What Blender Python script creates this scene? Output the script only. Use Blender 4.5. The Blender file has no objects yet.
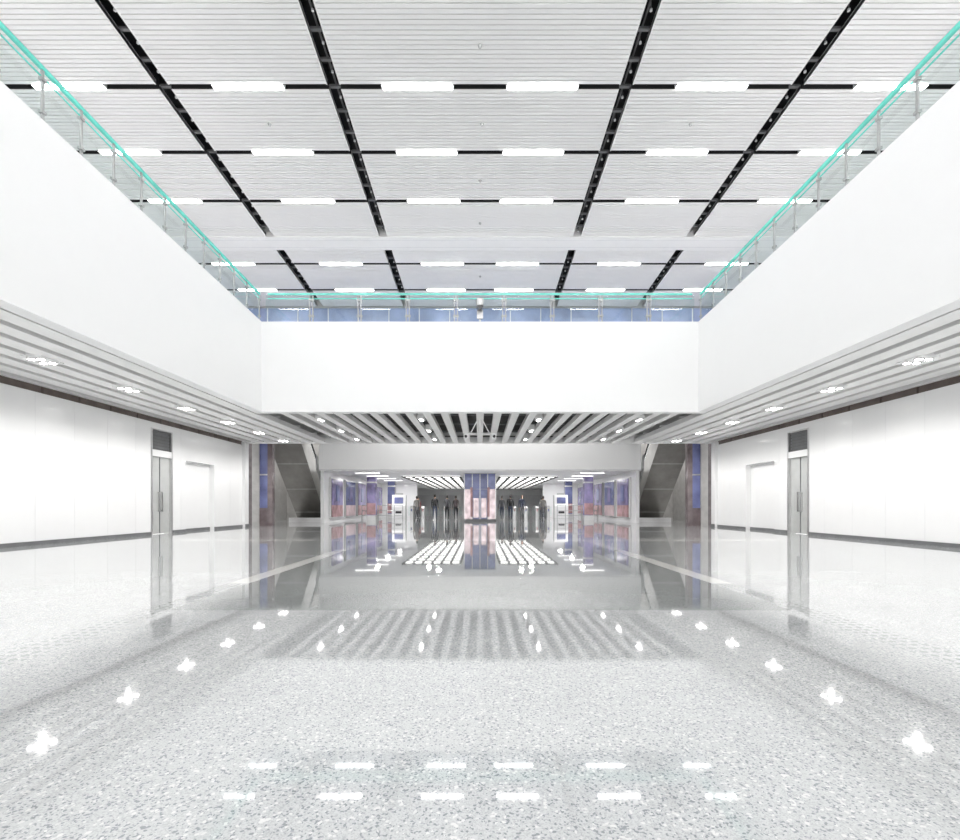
import bpy, bmesh, math, random
from mathutils import Vector, Matrix
random.seed(4)
scene = bpy.context.scene
COL = scene.collection

# ------------------------------------------------------------ materials
def mat(name, col, rough=0.5, metal=0.0, spec=0.5, emit=None, estr=0.0, coat=0.0, trans=0.0, ior=1.5, var=0.0, vscale=3.0, bump=0.0):
    m = bpy.data.materials.new(name); m.use_nodes = True
    nt = m.node_tree; b = nt.nodes['Principled BSDF']
    b.inputs['Base Color'].default_value = (*col, 1)
    b.inputs['Roughness'].default_value = rough
    b.inputs['Metallic'].default_value = metal
    b.inputs['Specular IOR Level'].default_value = spec
    b.inputs['Coat Weight'].default_value = coat
    b.inputs['Transmission Weight'].default_value = trans
    b.inputs['IOR'].default_value = ior
    if emit:
        b.inputs['Emission Color'].default_value = (*emit, 1)
        b.inputs['Emission Strength'].default_value = estr
    if var > 0:
        tc = nt.nodes.new('ShaderNodeTexCoord')
        n = nt.nodes.new('ShaderNodeTexNoise'); n.inputs['Scale'].default_value = vscale
        n.inputs['Detail'].default_value = 5
        nt.links.new(tc.outputs['Object'], n.inputs['Vector'])
        r = nt.nodes.new('ShaderNodeValToRGB')
        r.color_ramp.elements[0].position = 0.3; r.color_ramp.elements[1].position = 0.7
        r.color_ramp.elements[0].color = (*[max(0, c*(1-var)) for c in col], 1)
        r.color_ramp.elements[1].color = (*[min(1, c*(1+var)) for c in col], 1)
        nt.links.new(n.outputs['Fac'], r.inputs['Fac'])
        nt.links.new(r.outputs['Color'], b.inputs['Base Color'])
        if bump > 0:
            bp = nt.nodes.new('ShaderNodeBump'); bp.inputs['Strength'].default_value = bump
            nt.links.new(n.outputs['Fac'], bp.inputs['Height'])
            nt.links.new(bp.outputs['Normal'], b.inputs['Normal'])
    return m

M_white = mat('white_plaster', (0.91, 0.91, 0.912), 0.55, var=0.004)
M_panel = mat('white_enamel_panel', (0.87, 0.872, 0.875), 0.18, coat=0.3, var=0.006)
M_joint = mat('panel_joint', (0.72, 0.72, 0.73), 0.6, var=0.05)
M_slat = mat('ceiling_slat_white', (0.85, 0.845, 0.84), 0.5, var=0.01)
M_slatback = mat('ceiling_backing', (0.60, 0.595, 0.59), 0.8, var=0.03)
M_void = mat('ceiling_void', (0.02, 0.02, 0.022), 0.8, var=0.2)
M_baffle = mat('baffle_white', (0.86, 0.855, 0.85), 0.4, var=0.02)
M_gap = mat('soffit_void', (0.05, 0.049, 0.048), 0.8, var=0.15)
M_sidegap = mat('soffit_void_side', (0.42, 0.42, 0.42), 0.8, var=0.1)
M_brown = mat('vent_brown', (0.12, 0.095, 0.085), 0.5, var=0.2)
M_base = mat('baseboard_grey', (0.16, 0.165, 0.17), 0.35, var=0.1)
M_steel = mat('brushed_steel', (0.60, 0.60, 0.60), 0.28, 1.0, var=0.05, vscale=12)
M_post = mat('railing_post_steel', (0.42, 0.43, 0.43), 0.35, 0.7, var=0.05, vscale=12)
M_hw = mat('channel_hardware_grey', (0.16, 0.16, 0.165), 0.5, 0.2, var=0.1)
M_steeld = mat('escalator_cladding', (0.29, 0.28, 0.265), 0.30, 0.7, var=0.15, vscale=1.5)
M_dark = mat('dark_rubber', (0.03, 0.03, 0.033), 0.5, var=0.2)
M_tube = mat('light_tube', (1, 1, 1), 0.5, emit=(1, 0.995, 0.985), estr=22)
M_spot = mat('downlight_lens', (1, 1, 1), 0.5, emit=(1, 0.98, 0.95), estr=25)
M_lum = mat('luminous_panel', (1, 1, 1), 0.5, emit=(1, 0.99, 0.97), estr=2.6)
M_teal = mat('glass_edge_teal_glow', (0.14, 0.62, 0.53), 0.15, emit=(0.16, 0.70, 0.6), estr=0.18, var=0.2)  # edge given a faint glow of its own; not a lamp
M_greydoor = mat('door_grey', (0.56, 0.57, 0.56), 0.2, 0.2, var=0.05)
M_blue = mat('blue_glass_panel', (0.15, 0.17, 0.34), 0.15, var=0.4, vscale=1.2, coat=0.5)
M_blue2 = mat('upper_blue_panel', (0.34, 0.41, 0.62), 0.25, var=0.25, vscale=0.8)
M_purple = mat('poster_purple', (0.22, 0.19, 0.35), 0.2, var=0.5, vscale=1.5)
M_red = mat('poster_red', (0.42, 0.25, 0.26), 0.25, var=0.4, vscale=2.0)
M_pink = mat('panel_pink', (0.74, 0.58, 0.60), 0.25, var=0.2, vscale=2.0)
M_pinksteel = mat('rose_steel', (0.66, 0.55, 0.57), 0.2, 0.7, var=0.4, vscale=3.0)
M_brownglass = mat('brown_glass', (0.16, 0.125, 0.13), 0.1, var=0.3, coat=0.6)
M_stone = mat('grey_stone_wall', (0.42, 0.41, 0.40), 0.35, var=0.12)
M_uwall = mat('upper_wall', (0.8, 0.8, 0.81), 0.5, var=0.02)

def glass_mat(name, col):
    m = bpy.data.materials.new(name); m.use_nodes = True
    nt = m.node_tree; nt.nodes.clear()
    o = nt.nodes.new('ShaderNodeOutputMaterial')
    t = nt.nodes.new('ShaderNodeBsdfTransparent'); t.inputs['Color'].default_value = (*col, 1)
    g = nt.nodes.new('ShaderNodeBsdfGlossy'); g.inputs['Roughness'].default_value = 0.02
    f = nt.nodes.new('ShaderNodeLayerWeight'); f.inputs['Blend'].default_value = 0.5
    p = nt.nodes.new('ShaderNodeMath'); p.operation = 'POWER'; p.inputs[1].default_value = 4
    q = nt.nodes.new('ShaderNodeMath'); q.operation = 'MULTIPLY_ADD'; q.inputs[1].default_value = 0.7; q.inputs[2].default_value = 0.06
    mx = nt.nodes.new('ShaderNodeMixShader')
    nt.links.new(f.outputs['Facing'], p.inputs[0]); nt.links.new(p.outputs[0], q.inputs[0])
    nt.links.new(q.outputs[0], mx.inputs[0]); nt.links.new(t.outputs[0], mx.inputs[1])
    nt.links.new(g.outputs[0], mx.inputs[2]); nt.links.new(mx.outputs[0], o.inputs[0])
    return m
M_glass = glass_mat('clear_glass', (0.86, 0.93, 0.915))

def floor_mat():
    m = bpy.data.materials.new('polished_granite'); m.use_nodes = True
    nt = m.node_tree; N = nt.nodes; L = nt.links; b = N['Principled BSDF']
    geo = N.new('ShaderNodeNewGeometry')
    sep = N.new('ShaderNodeSeparateXYZ'); L.new(geo.outputs['Position'], sep.inputs[0])
    def math_(op, a, c=None):
        n = N.new('ShaderNodeMath'); n.operation = op
        for i, v in enumerate((a, c)):
            if v is None: continue
            if isinstance(v, (int, float)): n.inputs[i].default_value = v
            else: L.new(v, n.inputs[i])
        return n.outputs[0]
    def mixc(fac, a, c):
        n = N.new('ShaderNodeMix'); n.data_type = 'RGBA'
        L.new(fac, n.inputs['Factor'])
        for k, v in ((6, a), (7, c)):
            if isinstance(v, tuple): n.inputs[k].default_value = (*v, 1)
            else: L.new(v, n.inputs[k])
        return n.outputs[2]
    def speck(scale, lo, hi):
        v = N.new('ShaderNodeTexVoronoi'); v.inputs['Scale'].default_value = scale
        L.new(geo.outputs['Position'], v.inputs['Vector'])
        s = N.new('ShaderNodeSeparateColor'); L.new(v.outputs['Color'], s.inputs[0])
        r = N.new('ShaderNodeMapRange'); r.inputs[1].default_value = lo; r.inputs[2].default_value = hi
        L.new(s.outputs[0], r.inputs[0]); return r.outputs[0]
    base = mixc(speck(210, 0.35, 1.0), (0.60, 0.61, 0.615), (0.44, 0.45, 0.46))
    base = mixc(speck(130, 0.84, 0.88), base, (0.28, 0.30, 0.315))
    base = mixc(speck(95, 0.92, 0.94), base, (0.74, 0.74, 0.73))
    nz = N.new('ShaderNodeTexNoise'); nz.inputs['Scale'].default_value = 1.3; nz.inputs['Detail'].default_value = 8
    L.new(geo.outputs['Position'], nz.inputs['Vector'])
    sx = math_('FLOOR', math_('DIVIDE', sep.outputs[0], 1.2)); sy = math_('FLOOR', math_('DIVIDE', sep.outputs[1], 1.2))
    cb = N.new('ShaderNodeCombineXYZ'); L.new(sx, cb.inputs[0]); L.new(sy, cb.inputs[1])
    wn = N.new('ShaderNodeTexWhiteNoise'); wn.noise_dimensions = '3D'; L.new(cb.outputs[0], wn.inputs['Vector'])
    tone = math_('ADD', math_('MULTIPLY', wn.outputs[0], 0.05), math_('ADD', math_('MULTIPLY', nz.outputs[0], 0.16), 0.82))
    hs = N.new('ShaderNodeHueSaturation'); L.new(base, hs.inputs['Color']); L.new(tone, hs.inputs['Value'])
    base = hs.outputs[0]
    ax = math_('ABSOLUTE', sep.outputs[0])
    def band(c, center, half):
        d = math_('ABSOLUTE', math_('SUBTRACT', c, center)); return math_('LESS_THAN', d, half)
    pale = band(ax, 3.12, 0.13)
    pale = math_('MULTIPLY', pale, math_('GREATER_THAN', sep.outputs[1], 6.2))
    pale = math_('MULTIPLY', pale, math_('LESS_THAN', sep.outputs[1], 14.3))
    py = math_('MULTIPLY', band(sep.outputs[1], 14.0, 0.3), math_('LESS_THAN', ax, 9))
    pale = math_('MAXIMUM', pale, py)
    base = mixc(pale, base, (0.88, 0.87, 0.84))
    cen_reflection = math_('MULTIPLY', math_('LESS_THAN', ax, 2.99), math_('MULTIPLY', math_('GREATER_THAN', sep.outputs[1], 4.6), math_('LESS_THAN', sep.outputs[1], 13.7)))
    base = mixc(math_('MULTIPLY', cen_reflection, 0.6), base, (0.22, 0.24, 0.235))  # dark overhead reflection painted into the central floor colour
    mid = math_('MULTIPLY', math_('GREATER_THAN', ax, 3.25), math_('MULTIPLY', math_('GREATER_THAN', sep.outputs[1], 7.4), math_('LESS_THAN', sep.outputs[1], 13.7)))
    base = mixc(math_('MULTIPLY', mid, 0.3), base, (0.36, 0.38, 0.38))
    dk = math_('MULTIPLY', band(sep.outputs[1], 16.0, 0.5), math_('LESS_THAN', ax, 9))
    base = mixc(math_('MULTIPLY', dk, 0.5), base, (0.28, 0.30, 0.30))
    tac = band(ax, 3.12, 0.16); tac = math_('MULTIPLY', tac, math_('LESS_THAN', sep.outputs[1], 6.2))
    fx = math_('SUBTRACT', math_('FRACT', math_('MULTIPLY', sep.outputs[0], 12)), 0.5)
    fy = math_('SUBTRACT', math_('FRACT', math_('MULTIPLY', sep.outputs[1], 12)), 0.5)
    r2 = math_('ADD', math_('MULTIPLY', fx, fx), math_('MULTIPLY', fy, fy))
    tac = math_('MULTIPLY', tac, math_('LESS_THAN', r2, 0.08))
    base = mixc(math_('MULTIPLY', tac, 0.6), base, (0.22, 0.24, 0.24))
    jx = math_('LESS_THAN', math_('FRACT', math_('DIVIDE', math_('ADD', sep.outputs[0], 0.6), 1.2)), 0.003)
    jy = math_('LESS_THAN', math_('FRACT', math_('DIVIDE', sep.outputs[1], 1.2)), 0.003)
    base = mixc(math_('MULTIPLY', math_('MAXIMUM', jx, jy), 0.35), base, (0.35, 0.35, 0.35))
    L.new(base, b.inputs['Base Color'])
    b.inputs['Roughness'].default_value = 0.04
    b.inputs['IOR'].default_value = 1.85
    b.inputs['Coat Weight'].default_value = 0.4
    b.inputs['Coat Roughness'].default_value = 0.02
    return m
M_floor = floor_mat()

# ------------------------------------------------------------ mesh helpers
class MB:
    def __init__(s, name):
        s.name = name; s.v = []; s.f = []; s.mi = []; s.mats = []
    def m(s, material):
        if material not in s.mats: s.mats.append(material)
        return s.mats.index(material)
    def box(s, x0, x1, y0, y1, z0, z1, material):
        s.hexa([(x0,y0,z0),(x1,y0,z0),(x1,y1,z0),(x0,y1,z0),(x0,y0,z1),(x1,y0,z1),(x1,y1,z1),(x0,y1,z1)], material)
    def quad(s, p, material):
        k = len(s.v); s.v += p; s.f.append((k,k+1,k+2,k+3)); s.mi.append(s.m(material))
    def hexa(s, p, material):
        k = len(s.v); s.v += p; i = s.m(material)
        for q in ((0,3,2,1),(4,5,6,7),(0,1,5,4),(1,2,6,5),(2,3,7,6),(3,0,4,7)):
            s.f.append(tuple(k+a for a in q)); s.mi.append(i)
    def prism_x(s, prof, x0, x1, material):
        k = len(s.v); n = len(prof); i = s.m(material)
        s.v += [(x0,a,b) for a,b in prof] + [(x1,a,b) for a,b in prof]
        s.f.append(tuple(k+j for j in range(n))); s.mi.append(i)
        s.f.append(tuple(k+n+j for j in reversed(range(n)))); s.mi.append(i)
        for j in range(n):
            s.f.append((k+j, k+n+j, k+n+(j+1)%n, k+(j+1)%n)); s.mi.append(i)
    def ngon_x(s, prof, x, material):
        k = len(s.v); s.v += [(x,a,b) for a,b in prof]; s.f.append(tuple(range(k, k+len(prof)))); s.mi.append(s.m(material))
    def cyl(s, c, r, h, material, axis='z', n=16, r2=None):
        k = len(s.v); i = s.m(material); r2 = r if r2 is None else r2
        for t, rr in ((0, r), (h, r2)):
            for j in range(n):
                a = 2*math.pi*j/n; u, w = rr*math.cos(a), rr*math.sin(a)
                if axis == 'z': s.v.append((c[0]+u, c[1]+w, c[2]+t))
                elif axis == 'y': s.v.append((c[0]+u, c[1]+t, c[2]+w))
                else: s.v.append((c[0]+t, c[1]+u, c[2]+w))
        s.f.append(tuple(k+j for j in range(n))); s.mi.append(i)
        s.f.append(tuple(k+n+j for j in range(n))); s.mi.append(i)
        for j in range(n):
            s.f.append((k+j, k+(j+1)%n, k+n+(j+1)%n, k+n+j)); s.mi.append(i)
    def bar(s, p, q, r, material, n=8):
        p = Vector(p); q = Vector(q); d = (q-p).normalized()
        up = Vector((0,0,1)) if abs(d.z) < 0.9 else Vector((1,0,0))
        a = d.cross(up).normalized(); b = d.cross(a)
        k = len(s.v); i = s.m(material)
        for c in (p, q):
            for j in range(n):
                t = 2*math.pi*j/n; s.v.append(tuple(c + a*math.cos(t)*r + b*math.sin(t)*r))
        s.f.append(tuple(k+j for j in range(n))); s.mi.append(i)
        s.f.append(tuple(k+n+j for j in range(n))); s.mi.append(i)
        for j in range(n):
            s.f.append((k+j, k+(j+1)%n, k+n+(j+1)%n, k+n+j)); s.mi.append(i)
    def build(s, parent=None, bevel=0.0, loc=None):
        me = bpy.data.meshes.new(s.name); me.from_pydata(s.v, [], s.f)
        for m in s.mats: me.materials.append(m)
        me.polygons.foreach_set('material_index', s.mi)
        bm = bmesh.new(); bm.from_mesh(me); bmesh.ops.recalc_face_normals(bm, faces=bm.faces); bm.to_mesh(me); bm.free()
        o = bpy.data.objects.new(s.name, me); COL.objects.link(o)
        if parent: o.parent = parent
        if loc: o.location = loc
        if bevel > 0:
            md = o.modifiers.new('bevel', 'BEVEL'); md.width = bevel; md.segments = 2; md.limit_method = 'ANGLE'
        return o
def empty(name, loc=(0,0,0)):
    e = bpy.data.objects.new(name, None); COL.objects.link(e); e.location = loc; e.empty_display_size = 0.2
    return e

# ------------------------------------------------------------ key dimensions
XF = 7.19; YF = 15.8; XW = 11.4; ZS = 4.1; Y0 = -1.5; YE = 23.6
def ztop(y): return 7.07 + 0.036*(YF - y)
def zc(y): return 12.0 - 0.05*y

# ------------------------------------------------------------ floor
b = MB('floor'); b.box(-17, 17, Y0-6, 64, -0.3, 0, M_floor); b.build()

# ------------------------------------------------------------ upper ceiling
XM = 16.0
ch = [-12.2, -7.85, -3.62, 3.62, 7.85, 12.2]
cw = 0.15
edges = [-XM] + ch + [XM]
panels = []
for i in range(len(edges)-1):
    a = edges[i] + (cw if i > 0 else 0); c = edges[i+1] - (cw if i < len(edges)-2 else 0)
    panels.append((a, c))
rows = [11.92 + 2.07*k for k in range(-6, 3)] + [19.85, 22.0]
bays = []
prev = Y0
for r in rows:
    bays.append((prev, r-0.065)); prev = r+0.065
bays.append((prev, 23.6))
nb = []
for a, c in bays:
    if a < 18.4 < c: nb += [(a, 17.95), (18.85, c)]
    else: nb.append((a, c))
b = MB('ceiling')
for (a, c) in nb:
    n = max(1, int(round((c-a)/0.105))); p = (c-a)/n
    for (x0, x1) in panels:
        z0, z1 = zc(a), zc(c)
        b.hexa([(x0,a,z0+.02),(x1,a,z0+.02),(x1,c,z1+.02),(x0,c,z1+.02),(x0,a,z0+.1),(x1,a,z0+.1),(x1,c,z1+.1),(x0,c,z1+.1)], M_slatback)
        for k in range(n):
            ya = a + p*k + p*0.11; yb = a + p*(k+1) - p*0.11; z = zc((ya+yb)/2)
            b.box(x0, x1, ya, yb, z, z+0.02, M_slat)
        for xx in (x0, x1-0.03):
            b.hexa([(xx,a,z0-.005),(xx+.03,a,z0-.005),(xx+.03,c,z1-.005),(xx,c,z1-.005),(xx,a,z0+.12),(xx+.03,a,z0+.12),(xx+.03,c,z1+.12),(xx,c,z1+.12)], M_slat)
b.hexa([(-XM,Y0,zc(Y0)+.5),(XM,Y0,zc(Y0)+.5),(XM,23.8,zc(23.8)+.5),(-XM,23.8,zc(23.8)+.5),
        (-XM,Y0,zc(Y0)+.7),(XM,Y0,zc(Y0)+.7),(XM,23.8,zc(23.8)+.7),(-XM,23.8,zc(23.8)+.7)], M_void)
for r in rows:
    for (x0, x1) in panels:
        for yy in (r-.065, r+.055): b.box(x0, x1, yy, yy+.01, zc(r)+.008, zc(r)+.5, M_void)
b.build()
b = MB('trim_ceiling_beam'); b.box(-XM, XM, 17.95, 18.85, zc(18.4)-0.03, zc(18.4)+0.45, M_slat)
for yy in (18.15, 18.65): b.box(-XM, XM, yy-0.01, yy+0.01, zc(18.4)-0.035, zc(18.4)-0.03, M_joint)
b.build()
b = MB('ceiling_channel_hardware')
for x in ch:
    b.hexa([(x-.02,Y0,zc(Y0)+.22),(x+.02,Y0,zc(Y0)+.22),(x+.02,17.9,zc(17.9)+.22),(x-.02,17.9,zc(17.9)+.22),
            (x-.02,Y0,zc(Y0)+.27),(x+.02,Y0,zc(Y0)+.27),(x+.02,17.9,zc(17.9)+.27),(x-.02,17.9,zc(17.9)+.27)], M_hw)
    y = 1.0
    while y < 23:
        if not 17.7 < y < 19.1:
            z = zc(y)
            b.box(x-cw, x+cw, y-0.035, y+0.035, z+0.10, z+0.16, M_hw)
            b.bar((x+.04, y+.3, z+0.5), (x+.04, y+.3, z+0.12), 0.012, M_hw)
            b.cyl((x+.04, y+.3, z+0.09), 0.03, 0.04, M_joint, n=10)
        y += 0.69
b.build()
b = MB('smoke_detectors')
for (x, y) in [(0.0, 10.9), (0.05, 13.0), (0, 15.1), (0, 17.2), (-5.7, 13.0), (5.7, 13.0), (0, 20.8)]:
    b.cyl((x, y, zc(y)-0.05), 0.03, 0.05, M_greydoor, n=16, r2=0.05); b.cyl((x, y, zc(y)-0.07), 0.012, 0.03, M_steel, n=10)
b.build()
b = MB('linear_ceiling_lights')
for r in rows:
    for x in (-14.4, -10.2, -5.75, -1.55, 1.55, 5.75, 10.2, 14.4):
        z = zc(r)
        b.box(x-0.86, x+0.86, r-0.07, r+0.07, z-0.012, z-0.004, M_tube)
        b.box(x-0.90, x+0.90, r-0.05, r+0.05, z-0.004, z+0.12, M_white)
b.build()

# ------------------------------------------------------------ atrium fascia walls
def fascia(sgn, name):
    b = MB(name)
    xa, xb = sgn*XF, sgn*(XF+0.3); lo, hi = min(xa, xb), max(xa, xb)
    b.hexa([(lo,Y0,ZS),(hi,Y0,ZS),(hi,YF+.3,ZS),(lo,YF+.3,ZS),(lo,Y0,ztop(Y0)),(hi,Y0,ztop(Y0)),(hi,YF+.3,ztop(YF+.3)),(lo,YF+.3,ztop(YF+.3))], M_white)
    b.build()
fascia(-1, 'wall_atrium_left'); fascia(1, 'wall_atrium_right')
b = MB('wall_atrium_back'); b.box(-XF, XF, YF, YF+0.3, ZS, 7.07, M_white); b.build()
b = MB('floor_upper_level')
for s in (-1, 1):
    x0, x1 = sorted((s*(XF+.3), s*XM)); b.box(x0, x1, Y0, YE, 6.75, 7.0, M_uwall)
b.box(-XF-.3, XF+.3, YF+.3, YE, 6.75, 7.0, M_uwall)
b.build()
for s, nm in ((-1, 'wall_upper_left'), (1, 'wall_upper_right')):
    b = MB(nm); x0, x1 = sorted((s*XM, s*(XM+.3))); b.box(x0, x1, Y0, 24.1, 7.0, 13, M_uwall)
    for k in range(16):
        y = k*1.5; xx = sorted((s*(XM-.01), s*XM)); b.box(xx[0], xx[1], y, y+.02, 7, 11, M_joint)
    b.build()
b = MB('wall_upper_back'); b.box(-XM, XM, 23.8, 24.1, 7.0, 12.0, M_uwall)
b.box(-XM, XM, 23.74, 23.8, 7.0, 10.78, M_blue2)
for k in range(-10, 11): b.box(k*1.5-.02, k*1.5+.02, 23.70, 23.74, 7.0, 10.78, M_uwall)
b.box(-XM, XM, 23.69, 23.74, 9.95, 10.02, M_uwall)
b.build()

# ------------------------------------------------------------ glass railings
def rail_side(s):
    e = empty('glass_railing')
    x = s*(XF+0.12)
    st = MB('posts'); gl = MB('glass_panes'); ed = MB('glass_top_edge')
    y = 1.0; ys = []
    while y < YF: ys.append(y); y += 0.78
    ys.append(YF+.1)
    for k, yy in enumerate(ys):
        z = ztop(yy)
        st.box(x-0.015, x+0.015, yy-0.022, yy+0.022, z, z+0.93, M_post)
        st.box(x-0.05, x+0.05, yy-0.06, yy+0.06, z, z+0.02, M_post)
        for h in (0.2, 0.75): st.box(x-0.035, x+0.035, yy-0.045, yy+0.045, z+h, z+h+0.05, M_post)
        if k < len(ys)-1:
            y2 = ys[k+1]; a, c = yy+0.035, y2-0.035
            gl.quad([(x,a,ztop(a)+.08),(x,c,ztop(c)+.08),(x,c,ztop(c)+.93),(x,a,ztop(a)+.93)], M_glass)
    a, c = ys[0], ys[-1]
    for h0, h1, w, m in ((0.93, 0.99, 0.03, M_teal), (0.99, 1.0, 0.032, M_steel), (0.80, 0.82, 0.01, M_teal)):
        ed.hexa([(x-w,a,ztop(a)+h0),(x+w,a,ztop(a)+h0),(x+w,c,ztop(c)+h0),(x-w,c,ztop(c)+h0),
             (x-w,a,ztop(a)+h1),(x+w,a,ztop(a)+h1),(x+w,c,ztop(c)+h1),(x-w,c,ztop(c)+h1)], m)
    for m in (st, gl, ed): m.build(e)
rail_side(-1); rail_side(1)
e = empty('glass_railing'); st = MB('posts'); gl = MB('glass_panes'); ed = MB('glass_top_edge')
y = YF+0.12; n = 9; w = 2*(XF)/n
for k in range(n+1):
    x = -XF + w*k; z = 7.07
    if 0 < k < n:
        for dx in (-0.05, 0.05): st.box(x+dx-.015, x+dx+.015, y-.03, y+.03, z, z+.9, M_post)
        st.box(x-.1, x+.1, y-.06, y+.06, z, z+.03, M_post)
        for h in (.2, .72): st.box(x-.09, x+.09, y-.035, y+.035, z+h, z+h+.06, M_post)
    if k < n: gl.quad([(x+.08,y,z+.08),(x+w-.08,y,z+.08),(x+w-.08,y,z+.93),(x+.08,y,z+.93)], M_glass)
ed.box(-XF+.16, XF-.16, y-.025, y+.025, 8.0, 8.05, M_teal); ed.box(-XF+.16, XF-.16, y-.03, y+.03, 8.05, 8.065, M_steel)
ed.box(-XF+.16, XF-.16, y-.01, y+.01, 7.86, 7.89, M_teal)
for m in (st, gl, ed): m.build(e)

b = MB('security_camera')
b.box(-.1, .1, YF-.05, YF, 7.15, 7.45, M_steel)
b.bar((0, YF+.03, 7.07), (0, YF+.03, 7.75), .03, M_steel); b.bar((0, YF+.03, 7.7), (0, YF-.2, 7.7), .03, M_steel)
b.cyl((0, YF-.2, 7.5), .12, .2, M_steel, n=20, r2=.14); b.cyl((0, YF-.2, 7.4), .05, .1, M_hw, n=20, r2=.11)
b.build()

# ------------------------------------------------------------ lower soffit baffles
b = MB('ceiling_lower_baffles')
pitch = 0.6
k = -19
while k <= 19:
    x = k*pitch; ax = abs(x)
    if ax < XF-0.1:
        b.box(x-.13, x+.13, YF+.3, YE, ZS+.02, ZS+.20, M_baffle)
    elif ax > XF+0.45 and ax < XW-0.15:
        b.box(x-.20, x+.20, Y0, YE, ZS+.02, ZS+.2, M_baffle)
    k += 1
for s in (-1, 1):
    x0, x1 = sorted((s*(XF+.3), s*(XW+.3))); b.box(x0, x1, Y0, YE, ZS+.42, ZS+.5, M_sidegap)
    x0, x1 = sorted((s*(XW-.14), s*(XW+.02))); b.box(x0, x1, Y0, YE, ZS+.01, ZS+.3, M_baffle)
b.box(-XF-.3, XF+.3, YF+.3, YE, ZS+.52, ZS+.6, M_gap)
for yy in (17.5, 19.5, 21.5, 23.0): b.box(-XF, XF, yy-.03, yy+.03, ZS+.20, ZS+.26, M_hw)
for yy in range(0, 24, 2):
    for s in (-1, 1):
        x0, x1 = sorted((s*(XF+.3), s*XW)); b.box(x0, x1, yy-.03, yy+.03, ZS+.2, ZS+.26, M_joint)
b.build()
b = MB('trim_soffit_edge'); b.box(-XW-.3, XW+.3, YE, YE+.12, ZS-.02, ZS+.6, M_white); b.build()

b = MB('recessed_downlights')
spots = []
for s in (-1, 1):
    y = 2.7
    while y < 23: spots.append((s*9.3, y, 4)); y += 2.5
    for yy in (17.2, 19.7, 22.2):
        spots.append((s*5.7, yy, 2)); spots.append((s*2.1, yy, 2))
for (x, y, n) in spots:
    pts = [(-.1, -.14), (.1, -.14), (-.1, .14), (.1, .14)] if n == 4 else [(0, -.14), (0, .14)]
    wdt = .22 if n == 4 else .11
    b.box(x-wdt, x+wdt, y-.28, y+.28, ZS-.01, ZS+.2, M_white)
    for dx, dy in pts:
        b.cyl((x+dx, y+dy, ZS-.03), .085, .03, M_steel, n=16)
        b.cyl((x+dx, y+dy, ZS-.034), .065, .004, M_spot, n=16)
b.build()
for i, (x, y, n) in enumerate(spots):
    l = bpy.data.lights.new('downlight_lamp', 'SPOT'); l.energy = 170 if n == 4 else 55; l.spot_size = math.radians(158); l.spot_blend = 0.6
    l.shadow_soft_size = 0.05; l.color = (1, .985, .96)
    o = bpy.data.objects.new('downlight_lamp', l); COL.objects.link(o); o.location = (x, y, ZS-.09)

b = MB('ceiling_mounted_cameras')
yb = 17.2
b.bar((0, yb, ZS+.4), (0, yb, ZS-.55), .03, M_white); b.bar((-.6, yb, ZS-.52), (.6, yb, ZS-.52), .025, M_white)
for s in (-1, 1):
    b.bar((s*.08, yb, ZS), (s*.35, yb, ZS-.52), .02, M_white)
    b.box(s*.5-.07, s*.5+.07, yb-.25, yb+.1, ZS-.72, ZS-.56, M_white); b.cyl((s*.5, yb-.27, ZS-.64), .05, .04, M_dark, axis='y')
b.build()

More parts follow.
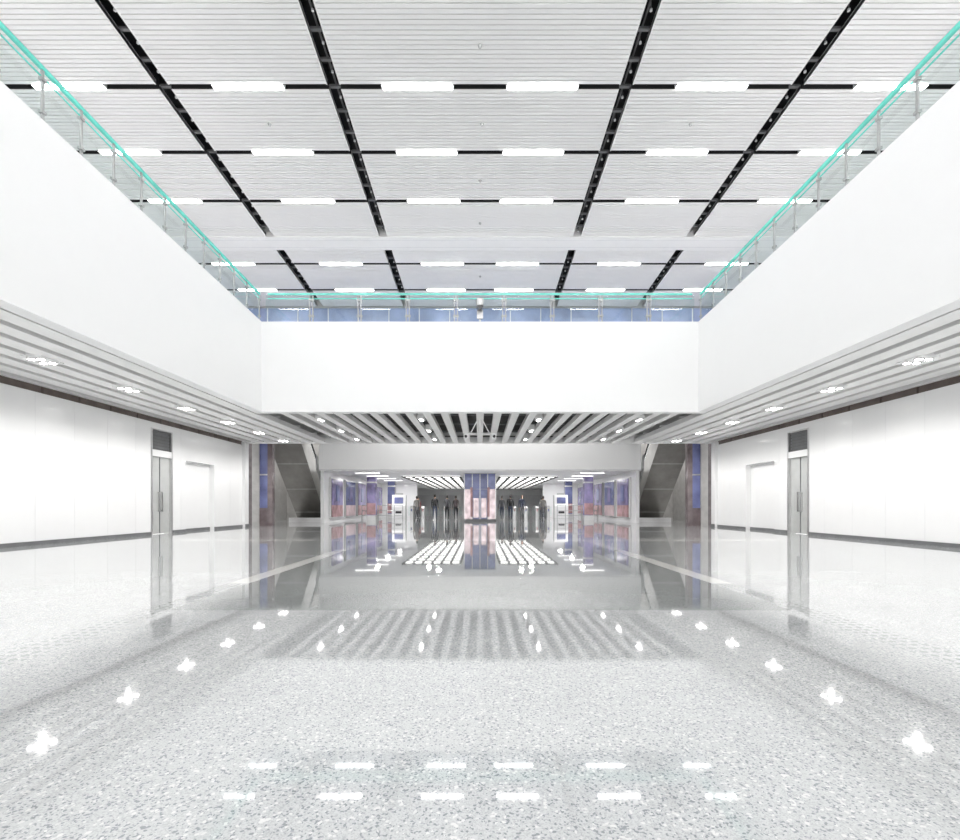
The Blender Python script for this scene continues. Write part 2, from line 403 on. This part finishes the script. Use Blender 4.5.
# ------------------------------------------------------------ lower side walls
def side_wall(s, nm, side):
    def X(a, c): return sorted((s*a, s*c))
    DY0, DY1 = 16.62, 17.78
    b = MB(nm)
    x0, x1 = X(XW, XW+.3)
    b.box(x0, x1, Y0, DY0, 0, 3.93, M_panel)
    b.box(x0, x1, DY1, 18.6, 0, 3.93, M_panel)
    b.box(x0, x1, 20.6, 23.0, 0, 3.93, M_panel)
    b.box(x0, x1, 18.6, 20.6, 2.75, 3.93, M_panel)
    r0, r1 = X(XW+.22, XW+.3); b.box(r0, r1, 18.6, 20.6, 0, 2.75, M_panel)
    b.box(x0, x1, DY0, DY1, 3.72, 3.93, M_panel)
    a0, a1 = X(XW+.05, XW+.3); b.box(a0, a1, Y0, 23.0, 3.93, ZS+.5, M_gap)
    j0, j1 = X(XW-.003, XW)
    y = -.9
    while y < 23:
        if not (DY0-.05 < y < DY1+.05) and not (18.5 < y < 20.7): b.box(j0, j1, y-.004, y+.004, .12, 3.93, M_joint)
        y += 1.2
    b.build()
    t = MB('trim_'+side)
    t0, t1 = X(XW-.01, XW+.04)
    y = -1.4
    while y < 22.8:
        t.box(t0, t1, y, min(y+1.1, 22.95), 3.93, 4.1, M_brown); y += 1.16
    t.build()
    t = MB('baseboard_'+side)
    q0, q1 = X(XW-.03, XW)
    for a, c in ((Y0, DY0), (DY1, 18.6), (20.6, 23.0)): t.box(q0, q1, a, c, 0, .10, M_base)
    q0, q1 = X(XW+.19, XW+.22); t.box(q0, q1, 18.6, 20.6, 0, .10, M_base)
    t.build()
    d = empty('door_1' if s < 0 else 'door_2', (0, 0, 0))
    f = MB('frame'); l = MB('leaf'); g = MB('transom_panel')
    p0, p1 = X(XW-.02, XW+.2)
    f.box(p0, p1, DY0, DY0+.07, 0, 3.72, M_steel); f.box(p0, p1, DY1-.07, DY1, 0, 3.72, M_steel)
    f.box(p0, p1, DY0+.07, DY1-.07, 2.75, 2.98, M_panel); f.box(p0, p1, DY0+.07, DY1-.07, 3.68, 3.72, M_steel)
    l0, l1 = X(XW+.08, XW+.13); l.box(l0, l1, DY0+.07, DY1-.07, .01, 2.75, M_greydoor)
    h0, h1 = X(XW+.06, XW+.08); l.box(h0, h1, 17.18, 17.2, .02, 2.74, M_base)
    l.box(*X(XW+.02, XW+.05), 17.08, 17.11, .8, 1.5, M_steel); l.box(*X(XW+.02, XW+.05), 17.27, 17.30, .8, 1.5, M_steel)
    for zz in (.82, 1.46):
        l.box(*X(XW+.03, XW+.08), 17.08, 17.11, zz, zz+.03, M_steel); l.box(*X(XW+.03, XW+.08), 17.27, 17.30, zz, zz+.03, M_steel)
    g.box(l0, l1, DY0+.07, DY1-.07, 2.98, 3.68, M_base)
    for k in range(6): g.box(*X(XW+.05, XW+.08), DY0+.09, DY1-.09, 3.03+k*.11, 3.06+k*.11, M_hw)
    for m in (f, l, g): m.build(d)
side_wall(-1, 'wall_left', 'left'); side_wall(1, 'wall_right', 'right')

# ------------------------------------------------------------ end-of-hall : escalator bays
for s, nm in ((-1, 'left'), (1, 'right')):
    def X(a, c): return sorted((s*a, s*c))
    b = MB('trim_column_'+nm); b.box(*X(XW-.15, XW+.3), 23.0, 23.35, 0, ZS-.02, M_panel); b.box(*X(XW-.17, XW-.15), 23.0, 23.35, 0, .13, M_base)
    b.build()
    b = MB('wall_escalator_'+nm)
    b.box(*X(10.75, 11.15), 24.3, 24.5, 0, 4.9, M_blue)
    b.box(*X(10.50, 10.75), 24.28, 24.55, 0, 4.9, M_brownglass); b.box(*X(11.15, 11.5), 24.2, 24.55, 0, 4.9, M_stone)
    b.box(*X(10.75, 11.15), 24.27, 24.3, 2.55, 2.62, M_steel)
    b.box(*X(10.75, 11.15), 24.27, 24.3, 0, .9, M_brownglass)
    b.box(*X(14.0, 14.2), 23.6, 35, 0, 7, M_stone)
    b.box(*X(9.4, 14.0), 34.8, 35, 0, 7, M_stone)
    b.box(*X(11.9, 14.0), 26, 26.2, 0, 7, M_brownglass)
    b.build()
    e = empty('escalator')
    xo0, xo1 = X(9.9, 11.7)
    tr = MB('truss_cladding'); 
    tr.prism_x([(31.0, 0), (34.2, 0), (34.2, .12), (32.6, .12), (25.6, 6.9), (23.7, 6.9), (23.7, 6.4), (24.7, 6.4)], xo0, xo1, M_steeld)
    for t in (0.1, 0.32, 0.54, 0.76):
        y = 31.0-6.3*t; z = 6.4*t
        tr.prism_x([(y, z-.012), (y+.05, z-.06), (y+.06, z-.02), (y, z+.02)], xo0, xo1, M_stone)
    tr.build(e)
    sp = MB('steps')
    for k in range(34):
        t = k/34; y = 32.6-7.0*t; z = .12+6.78*t
        sp.box(xo0+.35, xo1-.35, y-.35, y+.02, z, z+.19, M_base)
    sp.build(e)
    bl = MB('balustrades'); hr = MB('handrails')
    for xx in (xo0+.2, xo1-.2):
        bl.ngon_x([(34.0, .12), (34.0, .95), (32.5, 1.05), (25.6, 7.8), (25.6, 6.9), (32.6, .12)], xx, M_glass)
        hr.bar((xx, 34.0, 1.0), (xx, 32.5, 1.08), .045, M_dark); hr.bar((xx, 32.5, 1.08), (xx, 25.6, 7.85), .045, M_dark)
        hr.bar((xx, 34.0, 1.0), (xx, 34.15, .7), .045, M_dark); hr.bar((xx, 34.15, .7), (xx, 34.0, .2), .045, M_dark)
    bl.build(e); hr.build(e)
    b = MB('trim_escalator_plinth_'+nm); b.box(*X(9.5, 11.8), 29.6, 29.9, 0, .28, M_panel); b.build()
    b = MB('trim_escalator_cheek_'+nm)
    b.prism_x([(30.6, 0), (31.0, 0), (27.9, 3.15), (27.9, 4.0)], *X(9.45, 9.55), M_steel)
    b.build()
b = MB('ceiling_escalator_zone'); b.box(-14.2, 14.2, 23.8, 35, 7.0, 7.2, M_stone); b.build()
b = MB('wall_bulkhead'); b.box(-9.4, 9.4, 28.0, 28.3, 3.08, 7.0, M_white)
b.box(-9.4, 9.4, 27.97, 28.0, 3.08, 3.14, M_joint); b.build()

# ------------------------------------------------------------ corridor
b = MB('ceiling_corridor'); b.box(-9.4, 9.4, 28.3, 62, 3.1, 3.2, M_white)
b.build()
b = MB('ceiling_light_grid')
for s in (-1, 1):
    x0, x1 = sorted((s*1.4, s*5.4)); b.box(x0, x1, 33.5, 56, 3.06, 3.1, M_lum)
    y = 33.5
    while y <= 56: b.box(x0, x1, y-.32, y+.32, 3.03, 3.06, M_gap); y += 1.9
    for k in range(7):
        x = x0 + k*(x1-x0)/6; b.box(x-.08, x+.08, 33.5, 56, 3.02, 3.06, M_gap)
    for yy in (30.5, 33.5, 36.5, 39.5):
        b.box(*sorted((s*6.4, s*7.9)), yy-.06, yy+.06, 3.07, 3.1, M_lum)
b.build()
for s, nm in ((-1, 'left'), (1, 'right')):
    def X(a, c): return sorted((s*a, s*c))
    b = MB('wall_corridor_'+nm); b.box(*X(9.2, 9.4), 28.3, 62, 0, 3.1, M_panel); b.build()
    b = MB('wall_partition_'+nm); b.box(*X(5.9, 9.2), 45.0, 45.2, 0, 3.1, M_panel); b.box(*X(7.2, 8.4), 44.95, 45.0, 0, 2.2, M_greydoor); b.build()
    for i, (y, m1) in enumerate([(29.2, M_purple), (32.4, M_blue), (35.6, M_purple), (38.8, M_blue), (42.0, M_purple)]):
        b = MB('advertising_lightbox')
        b.box(*X(9.06, 9.18), y, y+2.5, .25, 2.75, M_steel)
        b.box(*X(9.03, 9.06), y+.08, y+2.42, 1.05, 2.68, m1)
        b.box(*X(9.03, 9.06), y+.08, y+2.42, .32, 1.05, M_red if i % 2 == 0 else M_pink)
        b.box(*X(9.01, 9.03), y+.9, y+1.6, 1.3, 2.3, M_blue if i % 2 == 0 else M_purple)
        b.build()
    for (cx, cy, mm) in [(7.6, 33.5, M_purple), (7.4, 40, M_blue)]:
        b = MB('corridor_column')
        b.box(*X(cx-.3, cx+.3), cy, cy+.6, 0, 3.1, mm); b.box(*X(cx-.33, cx+.33), cy-.03, cy+.63, 0, .35, M_steel)
        b.box(*X(cx-.32, cx+.32), cy-.02, cy+.62, 2.6, 2.7, M_steel)
        b.box(*X(cx-.31, cx+.31), cy-.015, cy, .4, 1.2, M_red)
        b.build()
    b = MB('ticket_machine')
    x0, x1 = X(6.0, 7.1)
    b.prism_x([(38.6, 0), (39.3, 0), (39.3, 1.9), (38.8, 1.9), (38.65, 1.1), (38.55, 1.0)], x0, x1, M_panel)
    b.box(x0+.2, x1-.2, 38.65, 38.72, 1.2, 1.7, M_blue); b.box(x0+.3, x1-.3, 38.57, 38.63, .4, .6, M_dark)
    b.build(bevel=.02)
b = MB('wall_corridor_end'); b.box(-9.4, 9.4, 62, 62.3, 0, 3.2, M_panel)
for x in (-7, -4.2, -1.4, 1.4, 4.2, 7): b.box(x-1.1, x+1.1, 61.95, 62, .3, 2.4, M_joint)
b.build()
b = MB('central_pillar')
b.box(-1.0, 1.0, 31.0, 33.0, 0, 3.1, M_stone)
for k in range(4):
    x = -1.0+k*.5
    b.box(x+.02, x+.48, 30.96, 31.0, 2.1, 3.08, M_blue)
    b.box(x+.02, x+.48, 30.96, 31.0, .15, 2.08, M_blue if k in (1, 2) else M_pinksteel)
    if k in (1, 2): b.box(x+.08, x+.42, 30.93, 30.96, .25, 1.5, M_pinksteel)
    b.box(x-.02, x+.02, 30.93, 31.0, 0, 3.1, M_steel)
    for s in (-1, 1):
        b.box(*sorted((s*1.0, s*1.04)), 31.02+k*.5, 31.48+k*.5, 1.9, 3.08, M_blue); b.box(*sorted((s*1.0, s*1.04)), 31.02+k*.5, 31.48+k*.5, .15, 1.88, M_pinksteel)
b.box(.98, 1.04, 30.93, 31.0, 0, 3.1, M_steel); b.box(-1.05, 1.05, 30.92, 33.05, 0, .15, M_base)
b.box(-.62, -.48, 30.88, 30.96, .3, 2.2, M_red); b.box(.48, .62, 30.88, 30.96, .3, 2.2, M_red)
b.build()
for s in (-1, 1):
    for k in range(5):
        x = s*(1.75+k*.85)
        b = MB('turnstile')
        b.prism_x([(36.1, 0), (37.7, 0), (37.75, .85), (37.6, .98), (36.2, .98), (36.05, .85)], x-.12, x+.12, M_steel)
        b.box(x-.1, x+.1, 36.3, 37.5, .98, 1.01, M_dark)
        for q in (-1, 1): b.quad([(x+q*.12, 36.9, .25), (x+q*.36, 36.9, .25), (x+q*.36, 36.9, .95), (x+q*.12, 36.9, .95)], M_glass)
        b.box(x-.05, x+.05, 36.02, 36.06, .6, .8, M_red if k % 2 else M_blue)
        b.build()
    b = MB('barrier_railing')
    xs = [s*(5.7+ i*.6) for i in range(6)]
    for x in xs: b.bar((x, 35.4, 0), (x, 35.4, 1.05), .025, M_post)
    for z in (.3, .65, 1.05): b.bar((xs[0], 35.4, z), (xs[-1], 35.4, z), .02, M_post)
    b.build()

# ------------------------------------------------------------ people
M_skin = mat('skin', (0.55, 0.36, 0.27), 0.5, var=0.06)
M_hair = mat('hair', (0.02, 0.016, 0.014), 0.5, var=0.3)
def person(loc, heading, height, top_col, leg_col, phase, bag=False):
    e = empty('person', loc)
    Mt = mat('jacket_cloth', top_col, 0.8, var=0.15, vscale=8); Ml = mat('trouser_cloth', leg_col, 0.8, var=0.15, vscale=8); Msh = mat('shoe', (0.03,.03,.03), .4, var=.1)
    V = []; E = []; R = []
    def add(p, r, par=None):
        V.append(p); R.append(r if isinstance(r, tuple) else (r, r))
        if par is not None: E.append((par, len(V)-1))
        return len(V)-1
    a = 0.22*phase
    pel = add((0, 0, .93), (.15, .115)); w = add((0, 0, 1.08), (.135, .10), pel); chs = add((0, -.01, 1.28), (.165, .115), w)
    ub = add((0, 0, 1.42), (.12, .085), chs); nk = add((0, .01, 1.51), .055, ub); hb = add((0, .02, 1.57), .055, nk)
    for sx in (-1, 1):
        st = a*sx
        hip = add((sx*.09, 0, .86), (.09, .095), pel)
        kn = add((sx*.095, math.sin(st)*.43+.03, .86-.40*math.cos(st)), (.058, .062), hip)
        back = st < 0
        any_ = (sx*.095, math.sin(st)*.8-(.08 if back else 0), .10+(.05 if back else 0))
        cf = add(tuple((Vector(V[kn])*.6+Vector(any_)*.4)), (.052, .056), kn)
        an = add(any_, .037, cf)
        he = add((any_[0], any_[1]+.02, any_[2]-.055), (.038, .04), an)
        add((sx*.11, any_[1]+.17, any_[2]-.07), (.04, .025), he)
        sh = add((sx*.175, 0, 1.40), .058, ub)
        ast = -st*.9
        el = add((sx*.215, math.sin(ast)*.28, 1.40-.29*math.cos(ast)), .042, sh)
        wr = add((sx*.225, math.sin(ast)*.28+.10+.1*max(0, math.sin(ast)), V[el][2]-.235), .026, el)
        hd = add((sx*.222, V[wr][1]+.03, V[wr][2]-.07), (.018, .038), wr)
    roots = [0]
    hands = [i for i in range(len(V)) if R[i] == (.018, .038)]
    for h in hands:
        hx, hy, hz = V[h]; sx = 1 if hx > 0 else -1
        for j, ln in enumerate((.065, .075, .07, .055)):
            oy = -.028+.019*j
            r0 = add((hx, hy+oy*-1, hz-.01), .0085); roots.append(r0)
            m1 = add((hx-sx*.004, hy-oy+.004, hz-.03-ln*.45), .008, r0); add((hx-sx*.022, hy-oy+.01, hz-.03-ln), .0065, m1)
        r0 = add((hx, hy+.02, hz+.02), .010); roots.append(r0)
        m1 = add((hx-sx*.012, hy+.05, hz-.015), .009, r0); add((hx-sx*.02, hy+.055, hz-.045), .007, m1)
    me = bpy.data.meshes.new('body'); me.from_pydata(V, E, [])
    o = bpy.data.objects.new('body', me); COL.objects.link(o)
    o.modifiers.new('skin', 'SKIN'); 
    sk = me.skin_vertices[0].data
    for i, r in enumerate(R): sk[i].radius = r; sk[i].use_root = (i in roots)
    ss = o.modifiers.new('sub', 'SUBSURF'); ss.levels = 2; ss.render_levels = 2
    dg = bpy.context.evaluated_depsgraph_get(); dg.update()
    m2 = bpy.data.meshes.new_from_object(o.evaluated_get(dg)); bpy.data.objects.remove(o)
    m2.materials.clear()
    for m in (M_skin, Mt, Ml, Msh, M_hair, M_white, M_red): m2.materials.append(m)
    bm = bmesh.new(); bm.from_mesh(m2)
    for f in bm.faces:
        c = f.calc_center_median(); f.smooth = True
        hs_ = [V[h][2] for h in hands if (V[h][0] > 0) == (c.x > 0)]
        if c.z < .11: f.material_index = 3
        elif abs(c.x) > .18 and c.z < hs_[0]+.055: f.material_index = 0
        elif c.z < .95 and abs(c.x) < .19: f.material_index = 2
        elif c.z > 1.50 and abs(c.x) < .1: f.material_index = 0
        else: f.material_index = 1
    def ell(c, r, mi, u=16, v=12):
        ret = bmesh.ops.create_uvsphere(bm, u_segments=u, v_segments=v, radius=1, matrix=Matrix.Translation(c) @ Matrix.Diagonal((*r, 1)))
        for vv in ret['verts']:
            for f in vv.link_faces: f.material_index = mi; f.smooth = True
    ell((0, .03, 1.645), (.073, .09, .112), 0); ell((0, .045, 1.585), (.05, .065, .05), 0)
    ell((0, .01, 1.675), (.08, .092, .1), 4); ell((0, -.02, 1.63), (.074, .075, .08), 4)
    ell((0, .122, 1.635), (.013, .02, .022), 0)
    for sx in (-1, 1):
        ell((sx*.028, .108, 1.655), (.012, .008, .007), 5, 8, 6); ell((sx*.028, .114, 1.655), (.005, .004, .005), 4, 8, 6)
        ell((sx*.075, .025, 1.64), (.01, .018, .03), 0, 8, 6); ell((sx*.028, .112, 1.672), (.016, .006, .004), 4, 8, 6)
    ell((0, .113, 1.597), (.022, .008, .006), 6, 8, 6)
    if bag: ell((0, -.17, 1.25), (.14, .09, .2), 3)
    bm.to_mesh(m2); bm.free()
    zmin = min(v.co.z for v in m2.vertices)
    m2.transform(Matrix.Translation((0, 0, -zmin)))
    zmax = max(v.co.z for v in m2.vertices)
    m2.transform(Matrix.Scale(height/zmax, 4))
    o = bpy.data.objects.new('body', m2); COL.objects.link(o); o.parent = e
    e.rotation_euler = (0, 0, heading)
blk = (.03, .03, .035); nav = (.05, .06, .09); gry = (.12, .12, .13)
person((-3.2, 34.0, 0), 0, 1.84, blk, nav, 1, True)
person((-2.35, 34.3, 0), .1, 1.78, gry, blk, -1)
person((-1.75, 34.9, 0), .1, 1.76, (.10, .08, .08), blk, 1)
person((2.15, 34.0, 0), -.1, 1.82, blk, nav, -1, True)
person((3.0, 34.3, 0), math.pi, 1.80, nav, gry, 1)
person((1.6, 34.9, 0), .1, 1.76, gry, nav, 1)
person((-5.2, 40.5, 0), math.pi, 1.7, (.25,.1,.1), blk, 1)
person((5.2, 40.5, 0), 0, 1.7, (.2,.2,.22), nav, -1)
person((4.6, 35.0, 0), -.2, 1.74, (.2,.19,.18), gry, -1)
person((-4.6, 35.0, 0), .2, 1.74, (.2,.19,.18), gry, 1)

# ------------------------------------------------------------ lights
def area(nm, loc, sx, sy, p, col=(1, .99, .97), up=False):
    l = bpy.data.lights.new(nm, 'AREA'); l.shape = 'RECTANGLE'; l.size = sx; l.size_y = sy; l.energy = p; l.color = col
    o = bpy.data.objects.new(nm, l); COL.objects.link(o); o.location = loc
    if up: o.rotation_euler = (math.pi, 0, 0)
area('escalator_bay_lamp', (-12.5, 30, 6.9), 1, 6, 330); area('escalator_bay_lamp', (12.5, 30, 6.9), 1, 6, 330)
area('escalator_front_lamp', (0, 26, 6.9), 12, 1.2, 260)
b = MB('added_fill_housings')  # invented housings and upward fill, added to brighten the upper ceiling
for s in (-1, 1):
    b.box(*sorted((s*9.0, s*9.6)), 1, 21, 7.0, 7.12, M_steel); area('ceiling_fill', (s*9.3, 11, 7.16), .5, 19.8, 110, up=True)
b.box(-7, 7, 17.6, 18.2, 7.0, 7.12, M_steel); area('ceiling_fill', (0, 17.9, 7.16), 13.8, .5, 65, up=True)
b.build()
for s in (-1, 1):
    for (x, y) in ((2.6, 30.2), (6.8, 31.8), (7.2, 37.6), (3.4, 31.9), (7.2, 43)):
        area('corridor_fill', (s*x, y, 3.05), .25, .25, 60)  # small fill lights added to brighten the corridor, without fixtures

# ------------------------------------------------------------ world + camera
w = bpy.data.worlds.new('world'); scene.world = w; w.use_nodes = True
w.node_tree.nodes['Background'].inputs[0].default_value = (1, 1, 1, 1)
w.node_tree.nodes['Background'].inputs[1].default_value = 1.75
cd = bpy.data.cameras.new('camera'); cam = bpy.data.objects.new('camera', cd); COL.objects.link(cam)
cam.location = (0, 0, 1.0); cam.rotation_euler = (math.pi/2, 0, 0)
cd.sensor_width = 36; cd.lens = 18; cd.shift_y = 86/960; cd.clip_end = 300
scene.camera = cam
scene.view_settings.view_transform = 'Standard'
scene.view_settings.look = 'None'
scene.view_settings.exposure = 0.06
